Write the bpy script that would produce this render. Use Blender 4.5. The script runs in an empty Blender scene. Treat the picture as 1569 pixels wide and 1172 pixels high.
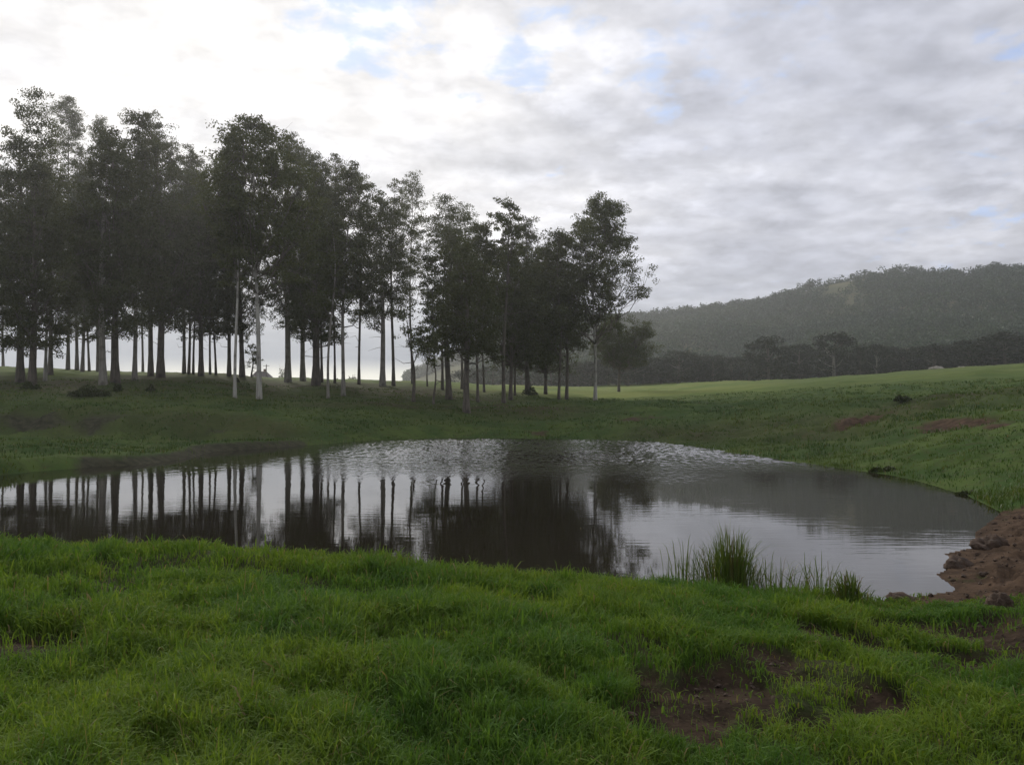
import bpy, math, random
import numpy as np
from mathutils import Vector

S = bpy.context.scene
COL = S.collection
PI = math.pi
RNG = np.random.default_rng(7)

# ------------------------------------------------------------------ camera
F = 1250.0            # focal length in photo pixels
CX, HY = 784.5, 617.0 # principal column, eye-level row of the photo
ZC = 2.2              # eye height above the water (water is z = 0)
cam = bpy.data.cameras.new('camera')
cam.sensor_width = 36.0
cam.lens = 36.0 * F / 1569.0
cam.shift_y = (HY - 586.0) / 1569.0
cam.clip_start = 0.05
cam.clip_end = 6000
co = bpy.data.objects.new('camera', cam)
COL.objects.link(co)
co.location = (0, 0, ZC)
co.rotation_euler = (PI / 2, 0, 0)
S.camera = co

# ------------------------------------------------------------------ exposure
S.view_settings.view_transform = 'Standard'
S.view_settings.look = 'None'
S.view_settings.gamma = 1
S.view_settings.use_curve_mapping = False
S.view_settings.exposure = 0.22
S.cycles.use_denoising = True
S.cycles.volume_bounces = 1
S.cycles.max_bounces = 8
S.cycles.transparent_max_bounces = 8
S.cycles.use_adaptive_sampling = True

SUN_EL = math.radians(24)
SUN_AZ = math.radians(-21)     # from +Y towards +X
SUND = Vector((math.sin(SUN_AZ) * math.cos(SUN_EL), math.cos(SUN_AZ) * math.cos(SUN_EL), math.sin(SUN_EL)))

# ------------------------------------------------------------------ node helpers
class NT:
    def __init__(s, tree):
        s.t = tree
    def n(s, typ, ins=None, **kw):
        nd = s.t.nodes.new(typ)
        for k, v in kw.items():
            setattr(nd, k, v)
        for k, v in (ins or {}).items():
            s.put(nd.inputs[k], v)
        return nd
    def put(s, sock, v):
        if isinstance(v, bpy.types.NodeSocket):
            s.t.links.new(v, sock)
        elif isinstance(v, bpy.types.Node):
            s.t.links.new(v.outputs[0], sock)
        else:
            if sock.type == 'RGBA' and len(v) == 3:
                v = (*v, 1)
            sock.default_value = v
    def m(s, op, a, b=0.0, c=0.0, clamp=False):
        return s.n('ShaderNodeMath', {0: a, 1: b, 2: c}, operation=op, use_clamp=clamp).outputs[0]
    def vm(s, op, a, b=(0, 0, 0)):
        nd = s.n('ShaderNodeVectorMath', {0: a, 1: b}, operation=op)
        return nd.outputs['Value'] if op in ('DOT_PRODUCT', 'LENGTH') else nd.outputs[0]
    def ss(s, x, lo, hi, a=0.0, b=1.0):
        return s.n('ShaderNodeMapRange', {0: x, 1: lo, 2: hi, 3: a, 4: b}, interpolation_type='SMOOTHSTEP').outputs[0]
    def lin(s, x, lo, hi, a=0.0, b=1.0):
        return s.n('ShaderNodeMapRange', {0: x, 1: lo, 2: hi, 3: a, 4: b}).outputs[0]
    def mix(s, f, a, b, mode='MIX'):
        nd = s.n('ShaderNodeMix', data_type='RGBA', blend_type=mode)
        s.put(nd.inputs[0], f); s.put(nd.inputs[6], a); s.put(nd.inputs[7], b)
        return nd.outputs[2]
    def noise(s, vec, scale, detail=4, rough=0.5, dist=0.0):
        return s.n('ShaderNodeTexNoise', {'Vector': vec, 'Scale': scale, 'Detail': detail, 'Roughness': rough, 'Distortion': dist}).outputs[0]

def pixdir(px, py):
    return Vector((px - CX, F, HY - py)).normalized()

# ------------------------------------------------------------------ sky
W = bpy.data.worlds.new('World')
S.world = W
W.use_nodes = True
W.node_tree.nodes.clear()
w = NT(W.node_tree)
SKY_K = 0.1
sky = w.n('ShaderNodeTexSky', sky_type='NISHITA', sun_disc=False, sun_elevation=SUN_EL, sun_rotation=SUN_AZ)
sky.air_density = 1.0; sky.dust_density = 1.5; sky.ozone_density = 1.5
D = w.n('ShaderNodeTexCoord').outputs['Generated']
sep = w.n('ShaderNodeSeparateXYZ', {0: D})
zc = w.m('MAXIMUM', sep.outputs[2], 0.0)
den = w.m('ADD', zc, 0.19)
P = w.n('ShaderNodeCombineXYZ', {0: w.m('DIVIDE', sep.outputs[0], den), 1: w.m('DIVIDE', sep.outputs[1], den), 2: 0.0}).outputs[0]
P1 = w.vm('ADD', P, (3.7, 1.3, 0))
# streaks run a little slanted across the view
rot = w.n('ShaderNodeVectorRotate', {'Vector': P1, 'Angle': math.radians(-14)}, rotation_type='Z_AXIS').outputs[0]
PS = w.n('ShaderNodeMapping', {'Vector': rot, 'Scale': (0.85, 1.25, 1)}).outputs[0]
n_big = w.noise(P1, 0.9, 4, 0.5, 0.2)
n_mid = w.noise(PS, 1.9, 7, 0.56, 0.35)
n_puff = w.noise(P1, 4.4, 6, 0.55, 0.15)
n_puff2 = w.noise(P1, 10.0, 5, 0.52, 0.15)
shade = w.m('ADD', w.m('ADD', w.m('MULTIPLY', n_big, 0.34), w.m('MULTIPLY', n_mid, 0.38)), w.m('MULTIPLY', n_puff, 0.28))
cosun = w.vm('DOT_PRODUCT', D, tuple(pixdir(230, 90)))
glow = w.ss(cosun, 0.80, 0.995)
wide = w.lin(cosun, -0.4, 0.97)
wide = w.m('POWER', w.m('MAXIMUM', wide, 0.0), 2.0)
# light coming through the cloud sheet: brightest around the hidden sun
base = w.m('ADD', w.m('ADD', 0.49, w.m('MULTIPLY', wide, 0.18)), w.m('MULTIPLY', glow, 0.21))
var = w.m('ADD', w.lin(shade, 0.40, 0.60, 0.80, 1.14), w.lin(n_puff2, 0.34, 0.66, -0.11, 0.13))
warp = w.n('ShaderNodeTexNoise', {'Vector': P1, 'Scale': 4.0, 'Detail': 5, 'Roughness': 0.6}).outputs[1]
PV = w.vm('ADD', PS, w.vm('MULTIPLY', w.vm('SUBTRACT', warp, (.5, .5, .5)), (.55, .55, 0)))
vor = w.n('ShaderNodeTexVoronoi', {'Vector': PV, 'Scale': 6.5, 'Smoothness': 0.7}, feature='SMOOTH_F1').outputs['Distance']
puff = w.m('MULTIPLY', w.lin(vor, 0.15, 0.62, 0.13, -0.15), w.ss(n_big, 0.36, 0.60, 0.35, 1.0))
var = w.m('ADD', var, puff)
lum = w.m('MULTIPLY', base, var)
tint = w.mix(glow, (0.955, 0.97, 1.06), (1.03, 1.0, 0.97))
tint = w.mix(w.lin(shade, 0.40, 0.60), w.mix(glow, (0.90, 0.935, 1.09), (0.97, 0.97, 1.01)), tint)
cloud = w.mix(1.0, tint, w.n('ShaderNodeCombineColor', {0: lum, 1: lum, 2: lum}).outputs[0], 'MULTIPLY')
# clear strip low over the horizon, cream coloured towards the sun
low = w.ss(sep.outputs[2], 0.028, 0.055, 1.0, 0.0)
azs = w.ss(w.m('DIVIDE', sep.outputs[0], w.m('MAXIMUM', sep.outputs[1], 0.05)), -0.62, -0.36)
azs = w.m('MULTIPLY', azs, w.ss(w.m('DIVIDE', sep.outputs[0], w.m('MAXIMUM', sep.outputs[1], 0.05)), 0.15, 0.0))
cloud = w.mix(w.m('MULTIPLY', w.ss(sep.outputs[2], 0.06, 0.19, 0.94, 0.0), w.ss(cosun, 0.6, 0.9)), cloud, (0.25, 0.28, 0.335))
cloud = w.mix(w.m('MULTIPLY', low, azs), cloud, (0.82, 0.80, 0.70))
# gaps with blue sky
gap = None
for px, py, ww in ((590, 30, 60), (1150, 15, 85), (800, 92, 45), (985, 112, 40), (1560, 40, 60), (850, 5, 60), (720, 150, 22), (640, 20, 50), (470, 0, 40), (1480, 330, 90), (1010, 150, 30)):
    d0 = pixdir(px, py)
    g = w.ss(w.vm('DOT_PRODUCT', D, tuple(d0)), math.cos(ww * 2.0 / F), 1.0)
    if px > 1400: g = w.m('MULTIPLY', g, 0.6)
    gap = g if gap is None else w.m('MAXIMUM', gap, g)
n_gap = w.m('ADD', w.m('MULTIPLY', w.noise(P1, 9.0, 7, 0.55, 0.25), 0.65), w.m('MULTIPLY', w.noise(P1, 3.1, 4, 0.5, 0.3), 0.35))
back_gap = w.m('MULTIPLY', w.ss(sep.outputs[2], 0.42, 0.65), 0.35)
gapf = w.m('MULTIPLY', w.ss(w.m('ADD', w.m('MULTIPLY', w.m('MAXIMUM', gap, back_gap), 0.20), n_gap), 0.645, 0.79), 0.75)
skyc = w.mix(1.0, sky.outputs[0], (1.25, 1.35, 1.60), 'MULTIPLY')
skyc = w.mix(1.0, skyc, (SKY_K,) * 3, 'MULTIPLY')
skyc = w.mix(1.0, skyc, (0.44, 0.58, 0.86), 'DARKEN')
final = w.mix(gapf, cloud, skyc)
final = w.mix(1.0, final, (1 / SKY_K,) * 3, 'MULTIPLY')
bg = w.n('ShaderNodeBackground', {'Color': final, 'Strength': SKY_K})
out = w.n('ShaderNodeOutputWorld', {'Surface': bg})

# ------------------------------------------------------------------ sun (behind thin cloud)
sl = bpy.data.lights.new('sun', 'SUN')
sl.energy = 1.7
sl.angle = math.radians(9)
sl.color = (1.0, 0.93, 0.82)
so = bpy.data.objects.new('sun', sl)
COL.objects.link(so)
so.rotation_euler = (-SUND).to_track_quat('-Z', 'Y').to_euler()

# ------------------------------------------------------------------ object helpers
def tag(o, label=None, cat=None, group=None, kind=None):
    if label: o['label'] = label
    if cat: o['category'] = cat
    if group: o['group'] = group
    if kind: o['kind'] = kind
    return o

def mesh_np(name, verts, faces_by_n, mats, smooth=True, mat_idx=None, attrs=None):
    """faces_by_n: list of int arrays (n_faces, k)"""
    me = bpy.data.meshes.new(name)
    verts = np.asarray(verts, np.float32)
    me.vertices.add(len(verts))
    me.vertices.foreach_set('co', verts.ravel())
    faces_by_n = [f for f in faces_by_n if len(f)]
    loops = np.concatenate([f.ravel() for f in faces_by_n]).astype(np.int32)
    tot = np.concatenate([np.full(len(f), f.shape[1], np.int32) for f in faces_by_n])
    start = np.concatenate([[0], np.cumsum(tot)[:-1]]).astype(np.int32)
    me.loops.add(len(loops))
    me.loops.foreach_set('vertex_index', loops)
    me.polygons.add(len(tot))
    me.polygons.foreach_set('loop_start', start)
    me.polygons.foreach_set('use_smooth', np.full(len(tot), smooth, bool))
    for m in (mats if isinstance(mats, (list, tuple)) else [mats]):
        me.materials.append(m)
    if mat_idx is not None:
        me.polygons.foreach_set('material_index', mat_idx.astype(np.int32))
    for k, a in (attrs or {}).items():
        at = me.attributes.new(k, 'FLOAT', 'POINT')
        at.data.foreach_set('value', np.asarray(a, np.float32))
    me.update(calc_edges=True)
    return me

def link(name, me, parent=None, loc=None):
    o = bpy.data.objects.new(name, me)
    COL.objects.link(o)
    if parent is not None: o.parent = parent
    if loc is not None: o.location = loc
    return o

class MB:
    def __init__(s): s.v = []; s.q = []; s.n = 0
    def add(s, v, q):
        s.v.append(np.asarray(v, float)); s.q.append(np.asarray(q, int) + s.n); s.n += len(v)
    def tube(s, pts, rad, sides=6, cap=True):
        pts = np.asarray(pts, float); rad = np.asarray(rad, float); n = len(pts)
        tang = np.gradient(pts, axis=0)
        tang /= np.linalg.norm(tang, axis=1)[:, None] + 1e-9
        ref = np.array([1.0, 0.13, 0.0]) if abs(tang[0][2]) > 0.6 else np.array([0, 0, 1.0])
        u = np.cross(tang, ref); u /= np.linalg.norm(u, axis=1)[:, None] + 1e-9
        vv = np.cross(tang, u)
        a = np.arange(sides) * 2 * PI / sides
        ring = pts[:, None, :] + rad[:, None, None] * (np.cos(a)[None, :, None] * u[:, None, :] + np.sin(a)[None, :, None] * vv[:, None, :])
        v = ring.reshape(-1, 3)
        i = np.arange(n - 1)[:, None] * sides; j = np.arange(sides)[None, :]
        q = np.stack([i + j, i + (j + 1) % sides, i + sides + (j + 1) % sides, i + sides + j], -1).reshape(-1, 4)
        s.add(v, q)
    def box(s, lo, hi):
        x0, y0, z0 = lo; x1, y1, z1 = hi
        v = [(x0, y0, z0), (x1, y0, z0), (x1, y1, z0), (x0, y1, z0), (x0, y0, z1), (x1, y0, z1), (x1, y1, z1), (x0, y1, z1)]
        s.add(v, [(0, 3, 2, 1), (4, 5, 6, 7), (0, 1, 5, 4), (1, 2, 6, 5), (2, 3, 7, 6), (3, 0, 4, 7)])
    def mesh(s, name, mat, smooth=True):
        return mesh_np(name, np.concatenate(s.v), [np.concatenate(s.q)], mat, smooth)

# ------------------------------------------------------------------ numpy noise
def _hash(ix, iy, seed):
    h = (ix.astype(np.int64) * 374761393 + iy.astype(np.int64) * 668265263 + seed * 982451653) & 0xffffffff
    h = ((h ^ (h >> 13)) * 1274126177) & 0xffffffff
    h = (h ^ (h >> 16)) & 0xffff
    return h / 65535.0
def vnoise(x, y, seed=0):
    ix = np.floor(x); iy = np.floor(y); fx = x - ix; fy = y - iy
    fx = fx * fx * fx * (fx * (fx * 6 - 15) + 10); fy = fy * fy * fy * (fy * (fy * 6 - 15) + 10)
    a = _hash(ix, iy, seed); b = _hash(ix + 1, iy, seed); c = _hash(ix, iy + 1, seed); d = _hash(ix + 1, iy + 1, seed)
    return (a * (1 - fx) + b * fx) * (1 - fy) + (c * (1 - fx) + d * fx) * fy - 0.5
def fbm(x, y, seed=0, oct=4, gain=0.5):
    s = 0; a = 1.0; f = 1.0
    for k in range(oct):
        s = s + a * vnoise(x * f + 17.3 * k, y * f - 9.1 * k, seed + k); a *= gain; f *= 2.03
    return s
def sst(x, lo, hi):
    t = np.clip((x - lo) / (hi - lo), 0, 1)
    return t * t * (3 - 2 * t)

# ------------------------------------------------------------------ terrain heights
SHORE = [(-500, 9.6), (0, 9.9), (400, 10.0), (700, 9.8), (900, 9.75), (1000, 9.7), (1130, 9.45), (1250, 9.2), (1340, 9.08), (1400, 9.3),
         (1466, 9.6), (1430, 10.5), (1462, 11.2), (1446, 11.9), (1492, 12.4), (1498, 13.9), (1535, 16.4), (1480, 19.4), (1400, 23.0), (1330, 26.0), (1240, 29.3),
         (1150, 34), (1070, 40.5), (1000, 46.6), (900, 49), (800, 50.2), (700, 50.8), (620, 49.5), (560, 47.4), (490, 43.0), (430, 40.2), (400, 39.3), (330, 36.5),
         (280, 31.5), (215, 28.8), (150, 28.0), (60, 26.2), (0, 24.8), (-300, 21.5), (-700, 19), (-900, 14)]
SH = np.array([((p - CX) / F * y, y) for p, y in SHORE])
# make the shoreline a little ragged
_pts = []
for i in range(len(SH)):
    a = SH[i]; b = SH[(i + 1) % len(SH)]; L = np.linalg.norm(b - a); k = max(1, int(L / 1.2))
    nrm = np.array([b[1] - a[1], a[0] - b[0]]) / (L + 1e-9)
    for t in np.arange(k) / k:
        p = a + (b - a) * t
        amp = min(0.012 * p[1], 0.35)
        _pts.append(p + nrm * float(vnoise(np.array([p[0] * .9]), np.array([p[1] * .9]), 5)[0]) * amp)
SHR = np.array(_pts)

def shore_dist(X, Y):
    """signed distance to the shoreline, positive on land"""
    shp = X.shape; X = X.ravel(); Y = Y.ravel()
    d2 = np.full(X.shape, 1e12); ins = np.zeros(X.shape, bool)
    n = len(SHR)
    for i in range(n):
        ax, ay = SHR[i]; bx, by = SHR[(i + 1) % n]
        ex, ey = bx - ax, by - ay
        t = np.clip(((X - ax) * ex + (Y - ay) * ey) / (ex * ex + ey * ey + 1e-12), 0, 1)
        d2 = np.minimum(d2, (X - ax - t * ex) ** 2 + (Y - ay - t * ey) ** 2)
        c = (ay > Y) != (by > Y)
        xi = ax + (Y - ay) / (by - ay + 1e-12) * ex
        ins ^= c & (X < xi)
    d = np.sqrt(d2)
    return np.where(ins, -d, d).reshape(shp)

CTRL = [(-600, 2, .7), (784, 1.5, .6), (2200, 2, .5), (0, 3.5, .66), (784, 3.5, .58), (1569, 3.5, .45),
        (0, 5.5, .72), (400, 5.5, .64), (800, 5.5, .5), (1200, 5.5, .32), (1569, 5.5, .32),
        (-400, 8, .75), (0, 8, .74), (200, 8.1, .70), (400, 8.2, .60), (700, 8.4, .43), (900, 8.5, .30), (1150, 8.4, .16), (1340, 8.2, .12), (1569, 8, .2), (1900, 8, .6),
        (784, 20, .2), (784, 35, .3), (300, 20, .4),
        (1569, 11, .18), (1569, 13.5, .17), (1750, 12, .32), (1569, 18, .25), (1569, 22, .7), (1569, 30, 1.5), (1700, 20, 1.2), (2200, 20, 2),
        (1400, 27, .4), (1400, 36, 1.1), (1300, 34, .35), (1300, 45, 1.45), (1300, 60, 2.5), (1550, 45, 2.7), (1550, 65, 3.6), (1550, 100, 6.0), (1550, 180, 10.6), (1300, 100, 4.6), (1300, 200, 8.4),
        (1100, 46, .4), (1100, 60, 1.6), (1100, 100, 3.2), (1100, 200, 6.9), (1000, 60, 1.35), (1000, 100, 2.75), (1000, 220, 6.9),
        (850, 54, .3), (850, 60, 1.2), (850, 85, 2.45), (850, 130, 3.7), (850, 220, 6.2), (700, 54, .4), (700, 58, 1.05), (700, 70, 2.0), (700, 100, 3.7), (700, 150, 5.6), (700, 250, 6.8),
        (500, 48, .6), (500, 60, 1.9), (500, 80, 3.2), (500, 110, 4.9), (500, 150, 6.3), (500, 250, 7.2),
        (300, 42, .7), (300, 47, 1.35), (300, 65, 2.9), (300, 90, 4.8), (300, 120, 6.2), (300, 250, 8.0),
        (100, 32, .40), (100, 42, .80), (100, 46, 1.6), (100, 65, 3.2), (100, 100, 5.6), (100, 130, 7.3), (100, 250, 9),
        (-200, 30, .6), (-200, 42, 1.2), (-200, 65, 3.6), (-200, 100, 6.5), (-200, 130, 8.6), (-200, 250, 11), (-800, 22, 1), (-800, 60, 4), (-800, 200, 12),
        (2200, 60, 5), (2200, 200, 14)]
def _tc(ang, r):
    return np.stack([ang * 3.2, np.log(np.maximum(r, 1.0)) * 1.5], -1)
_cx = np.array([((p - CX) / F * y, y, z) for p, y, z in CTRL])
_cp = _tc(np.arctan2(_cx[:, 0], _cx[:, 1]), np.hypot(_cx[:, 0], _cx[:, 1]))
def _ker(d2): return 0.5 * d2 * np.log(d2 + 1e-9)
_n = len(_cp)
_A = np.zeros((_n + 3, _n + 3))
_A[:_n, :_n] = _ker(((_cp[:, None] - _cp[None]) ** 2).sum(-1)) + np.eye(_n) * 2e-3
_A[:_n, _n] = 1; _A[:_n, _n + 1:] = _cp; _A[_n, :_n] = 1; _A[_n + 1:, :_n] = _cp.T
# heights are fitted against distance so that near ground is fitted as tightly as far ground
_sol = np.linalg.solve(_A, np.concatenate([(_cx[:, 2] - ZC) / np.hypot(_cx[:, 0], _cx[:, 1]) * 10, np.zeros(3)]))
def tps(X, Y):
    r = np.hypot(X, Y); ang = np.clip(np.arctan2(X, Y), -0.9, 0.9)
    rc = np.clip(r, 1.5, 250)
    q = _tc(ang, rc); o = np.zeros(X.shape)
    for i in range(_n):
        o += _sol[i] * _ker((q[..., 0] - _cp[i, 0]) ** 2 + (q[..., 1] - _cp[i, 1]) ** 2)
    o += _sol[_n] + q[..., 0] * _sol[_n + 1] + q[..., 1] * _sol[_n + 2]
    z = ZC + o * rc / 10
    b = sst(np.abs(np.arctan2(X, Y)), 0.95, 1.7)
    return z * (1 - b) + b * 0.6

RIDGE = np.array([(-4000, 610), (300, 612), (560, 600), (605, 590), (650, 572), (690, 553), (800, 514), (900, 496), (990, 489), (1100, 477), (1170, 469), (1210, 455), (1260, 438), (1330, 425), (1380, 420),
                  (1460, 423), (1478, 429), (1510, 419), (1569, 417), (1700, 412), (2000, 420), (2600, 480), (6000, 600)], float)
RD = 620.0
def hill_z(X, Y, base):
    r = np.hypot(X, Y)
    px = CX + F * np.tan(np.clip(np.arctan2(X, Y), -1.35, 1.35))
    ry = np.interp(px, RIDGE[:, 0], RIDGE[:, 1])
    top = ZC + (HY - ry) / F * RD * np.cos(np.clip(np.arctan2(X, Y), -1.3, 1.3))
    top = ZC + (HY - ry) / F * RD * 1.0 / np.hypot(1, np.minimum(np.abs(px - CX) / F, 2))
    n = fbm(X / 90, Y / 90, 31, 4)
    u = (r - 300) / (RD - 300)
    prof = np.clip(u + n * 0.16 * np.clip(1 - u, 0, 1), 0, 1) ** 1.35
    back = 1 - 0.35 * sst(r, RD, RD + 260)
    up = np.maximum(top - base, 0) * prof * back
    gull = np.minimum(np.maximum(top - base, 0), 60) * 0.22 * fbm(X / 60, Y / 120, 77, 3) * prof * (1 - sst(r, RD - 120, RD - 10))
    return np.where(r > 290, up + gull, 0.0) * sst(Y, -50, 60)

def pix_xy(px, Y): return (px - CX) / F * Y

# bare-earth patches: (px, Y, radius across, radius along, strength)
DIRT = [(1020, 4.35, .5, .3, .75), (1250, 4.5, .4, .3, .7), (1330, 5.3, .35, .25, .7), (920, 4.9, .3, .2, .5), (1400, 4.2, .4, .2, .6), (1480, 5.1, .5, .25, .7), (240, 3.9, .4, .2, .7), (60, 3.8, .4, .2, .6), (1120, 5.3, .50, .62, 1.1), (1060, 4.8, .42, .42, .95), (1190, 5.6, .40, .5, 1.0), (1130, 4.55, .35, .22, .75), (1010, 5.3, .3, .25, .5), (1330, 5.0, .3, .2, .4), (1180, 4.2, .4, .2, .5),
        (1260, 7.0, .8, .50, 1.0), (1120, 6.75, .5, .2, .55), (1400, 9.1, .55, .16, 1.0), (1450, 7.3, .9, .6, 1.0), (1560, 7.0, .8, .5, .9), (1360, 6.0, .5, .3, .35), (-5, 4.85, .36, .75, 1.3), (-110, 4.9, .7, .8, 1.2), (30, 5.4, .25, .12, .8),
        (630, 3.85, .18, .1, .8), (1540, 4.6, .4, .3, .5), (300, 4.3, .4, .16, .45), (1480, 5.6, .6, .35, .6), (1400, 6.5, .7, .25, .8), (1540, 6.2, .6, .5, .9), (1240, 5.0, .35, .25, .7), (1010, 6.1, .3, .15, .5),
        (1490, 33, 1.9, 2.6, .72), (1565, 33.5, 1.6, 2.4, .75), (1480, 36, 1.0, 2.0, .5), (1300, 43, 3.2, 2.2, .45), (1180, 46, 3.5, 2.0, .5), (960, 57, 3.0, 2.0, .45), (810, 53.5, 2.5, 1.6, .6),
        (250, 31.0, 1.9, 1.0, .8), (310, 34.5, 1.2, 1.0, .5), (380, 46.5, 3, 1.0, .45)]
def ground(X, Y, full=False):
    X = np.asarray(X, float); Y = np.asarray(Y, float)
    r = np.hypot(X, Y)
    hl = tps(X, Y)
    near = r < 75
    d = np.full(X.shape, 50.0)
    if near.any(): d[near] = shore_dist(X[near], Y[near])
    px = CX + F * X / np.maximum(Y, 0.5)
    # mound of dug earth on the near bank
    mound = sst(px, 1405, 1475) * sst(Y, 8.3, 8.9) * (1 - sst(Y, 14.6, 17.0)) * (Y > 0)
    mound = np.clip(mound + mound * fbm(X * 1.1, Y * 1.1, 3, 4) * 0.9, 0, 1)
    dirt = sst(px, 1405, 1450) * sst(Y, 8.3, 8.9) * (1 - sst(Y, 14.6, 17.0)) * (Y > 0) * 1.1
    for p, y, a, b, s in DIRT:
        x0 = pix_xy(p, y)
        dirt = np.maximum(dirt, s * np.exp(-((X - x0) / a) ** 2 - ((Y - y) / b) ** 2))
    dirt = np.maximum(dirt, (1 - sst(d, .35, 1.0)) * sst(px, 60, 190) * (1 - sst(px, 430, 500)) * (Y > 20) * (d > -2) * .95)
    dirt = np.maximum(dirt, .34 * np.exp(-((Y - 44.2) / 1.5) ** 2) * (1 - sst(px, 400, 480)))  # left bank step: shade of its face put into the soil colour
    dirt = np.maximum(dirt, sst(px, 1395, 1425) * (1 - sst(d, .35, .8)) * (Y < 16.5) * (Y > 8.6))
    nz = fbm(X * 2.2, Y * 2.2, 8, 4) * (r < 20) + fbm(X * .5, Y * .5, 9, 4) * (r >= 20)
    dirt = sst(dirt + nz * 0.85 * (dirt > 0.03), 0.36, 0.66)
    land = sst(d, 0.0, 2.5)
    h = hl
    h = h + land * (fbm(X / 1.2, Y / 1.2, 1, 4) * 0.16 + fbm(X / .35, Y / .35, 2, 3) * 0.045 * (r < 30)) * (1 - 0.35 * sst(r, 30, 200))
    h = h + land * fbm(X / 6, Y / 6, 4, 4) * 0.42 * sst(r, 14, 40)
    h = h + fbm(X / 25, Y / 25, 6, 3) * 0.7 * sst(r, 60, 130)
    h = h + land * .55 * (sst(Y + fbm(X / 5, Y / 5, 18, 2) * 2, 43.3, 45.2) - .5) * np.exp(-((Y - 44) / 7.0) ** 2) * (1 - sst(px, 430, 540))
    # rank, eroded bank faces on both sides of the pond
    er = np.exp(-((Y - 43 - 0.012 * np.abs(px - 1300)) / 6.5) ** 2) * sst(px, 880, 1020) + np.exp(-((Y - 45) / 4.0) ** 2) * (1 - sst(px, 420, 520))
    rid = np.abs(fbm(X / 2.4, Y / 3.5, 12, 4))
    h = h - land * er * (rid * 1.1 - 0.18)
    h = h - 0.06 * dirt * (mound < 0.2) + mound * (np.abs(fbm(X / .7, Y / .7, 14, 5, .6)) * 0.15 - 0.08 + fbm(X / .16, Y / .16, 15, 3) * 0.10) * sst(d, 0, 0.5)
    h = h + hill_z(X, Y, h)
    wb = 1.6 - 1.0 * (1 - sst(px, 350, 520)) * (Y > 20) - 0.9 * sst(px, 1400, 1440) * (Y < 18)
    bank = sst(d / wb, 0, 1)
    hh = np.maximum(h, 0.05) * (bank * 0.9 + 0.1 * np.clip(d * 4, 0, 1))
    hin = -0.9 * (1 - np.exp(np.minimum(d, 0) / 2.0)) - 0.02
    z = np.where(d > 0, np.where(d < 8, hh, h), hin)
    if full:
        return z, d, dirt, mound, px, r
    return z

def ray_ground(px, py, lo=2.5, hi=130.0):
    Y = np.exp(np.linspace(math.log(lo), math.log(hi), 900))
    X = (px - CX) / F * Y
    line = ZC + (HY - py) / F * Y
    z = ground(X, Y)
    hit = np.nonzero(z >= line)[0]
    i = hit[0] if len(hit) else len(Y) - 1
    return float(X[i]), float(Y[i]), float(z[i])

# ------------------------------------------------------------------ materials
def new_mat(name):
    m = bpy.data.materials.new(name)
    m.use_nodes = True
    m.node_tree.nodes.clear()
    return m, NT(m.node_tree)
def finish(t, shader, disp=None):
    o = t.n('ShaderNodeOutputMaterial', {'Surface': shader})
    if disp is not None: t.put(o.inputs['Displacement'], disp)

def leaf_mat(name, c1, c2, trans=0.3, rough=0.5, straw=None, straw_share=0.0, patch=0.0, gloss=0.05):
    m, t = new_mat(name)
    geo = t.n('ShaderNodeNewGeometry')
    r = geo.outputs['Random Per Island']
    col = t.mix(r, c1, c2)
    if patch:
        p = t.noise(geo.outputs['Position'], patch, 3)
        p2 = t.noise(geo.outputs['Position'], patch * 4.5, 3)
        col = t.mix(t.ss(p, 0.38, 0.62), t.mix(1.0, col, (0.74, 0.88, 0.95), 'MULTIPLY'), t.mix(1.0, col, (1.14, 1.08, 0.90), 'MULTIPLY'))
        col = t.mix(t.ss(p2, 0.42, 0.66), col, t.mix(1.0, col, (0.70, 0.78, 0.74), 'MULTIPLY'))
    if straw:
        rr = t.m('FRACT', t.m('MULTIPLY', r, 91.7))
        col = t.mix(t.m('LESS_THAN', rr, straw_share), col, straw)
    df = t.n('ShaderNodeBsdfDiffuse', {'Color': col})
    tr = t.n('ShaderNodeBsdfTranslucent', {'Color': t.mix(1.0, col, (1.15, 1.1, 0.6), 'MULTIPLY')})
    gl = t.n('ShaderNodeBsdfGlossy', {'Color': (1, 1, 1, 1), 'Roughness': rough})
    a = t.n('ShaderNodeMixShader', {0: trans, 1: df, 2: tr})
    fr = t.n('ShaderNodeFresnel', {'IOR': 1.35})
    b = t.n('ShaderNodeMixShader', {0: t.m('MULTIPLY', fr, gloss), 1: a, 2: gl})
    finish(t, b)
    return m

M_LEAF = leaf_mat('gum_leaves', (0.062, 0.080, 0.030), (0.105, 0.118, 0.048), 0.32)
M_LEAF_D = leaf_mat('dark_gum_leaves', (0.052, 0.066, 0.026), (0.085, 0.096, 0.040), 0.28)
M_LEAF_FAR = leaf_mat('far_tree_leaves', (0.022, 0.030, 0.017), (0.038, 0.046, 0.024), 0.10)
M_LEAF_HILL = leaf_mat('hill_leaves', (0.018, 0.046, 0.016), (0.042, 0.082, 0.027), 0.15, patch=0.02)
M_GRASS = leaf_mat('grass_blades', (0.098, 0.185, 0.024), (0.185, 0.270, 0.048), 0.42, 0.6, (0.24, 0.20, 0.09), 0.03, patch=0.7, gloss=0.015)
M_BANKGRASS = leaf_mat('bank_grass_blades', (0.056, 0.098, 0.020), (0.098, 0.142, 0.030), 0.36, 0.5, (0.16, 0.14, 0.06), 0.05, patch=0.25)
M_REED = leaf_mat('reed_stems', (0.070, 0.120, 0.022), (0.125, 0.165, 0.035), 0.4, 0.4, (0.16, 0.12, 0.06), 0.12)
M_STRAW = leaf_mat('dry_straw', (0.20, 0.17, 0.08), (0.32, 0.27, 0.14), 0.3)
M_BUSH = leaf_mat('shrub_leaves', (0.036, 0.050, 0.018), (0.062, 0.078, 0.026), 0.2)

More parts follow.
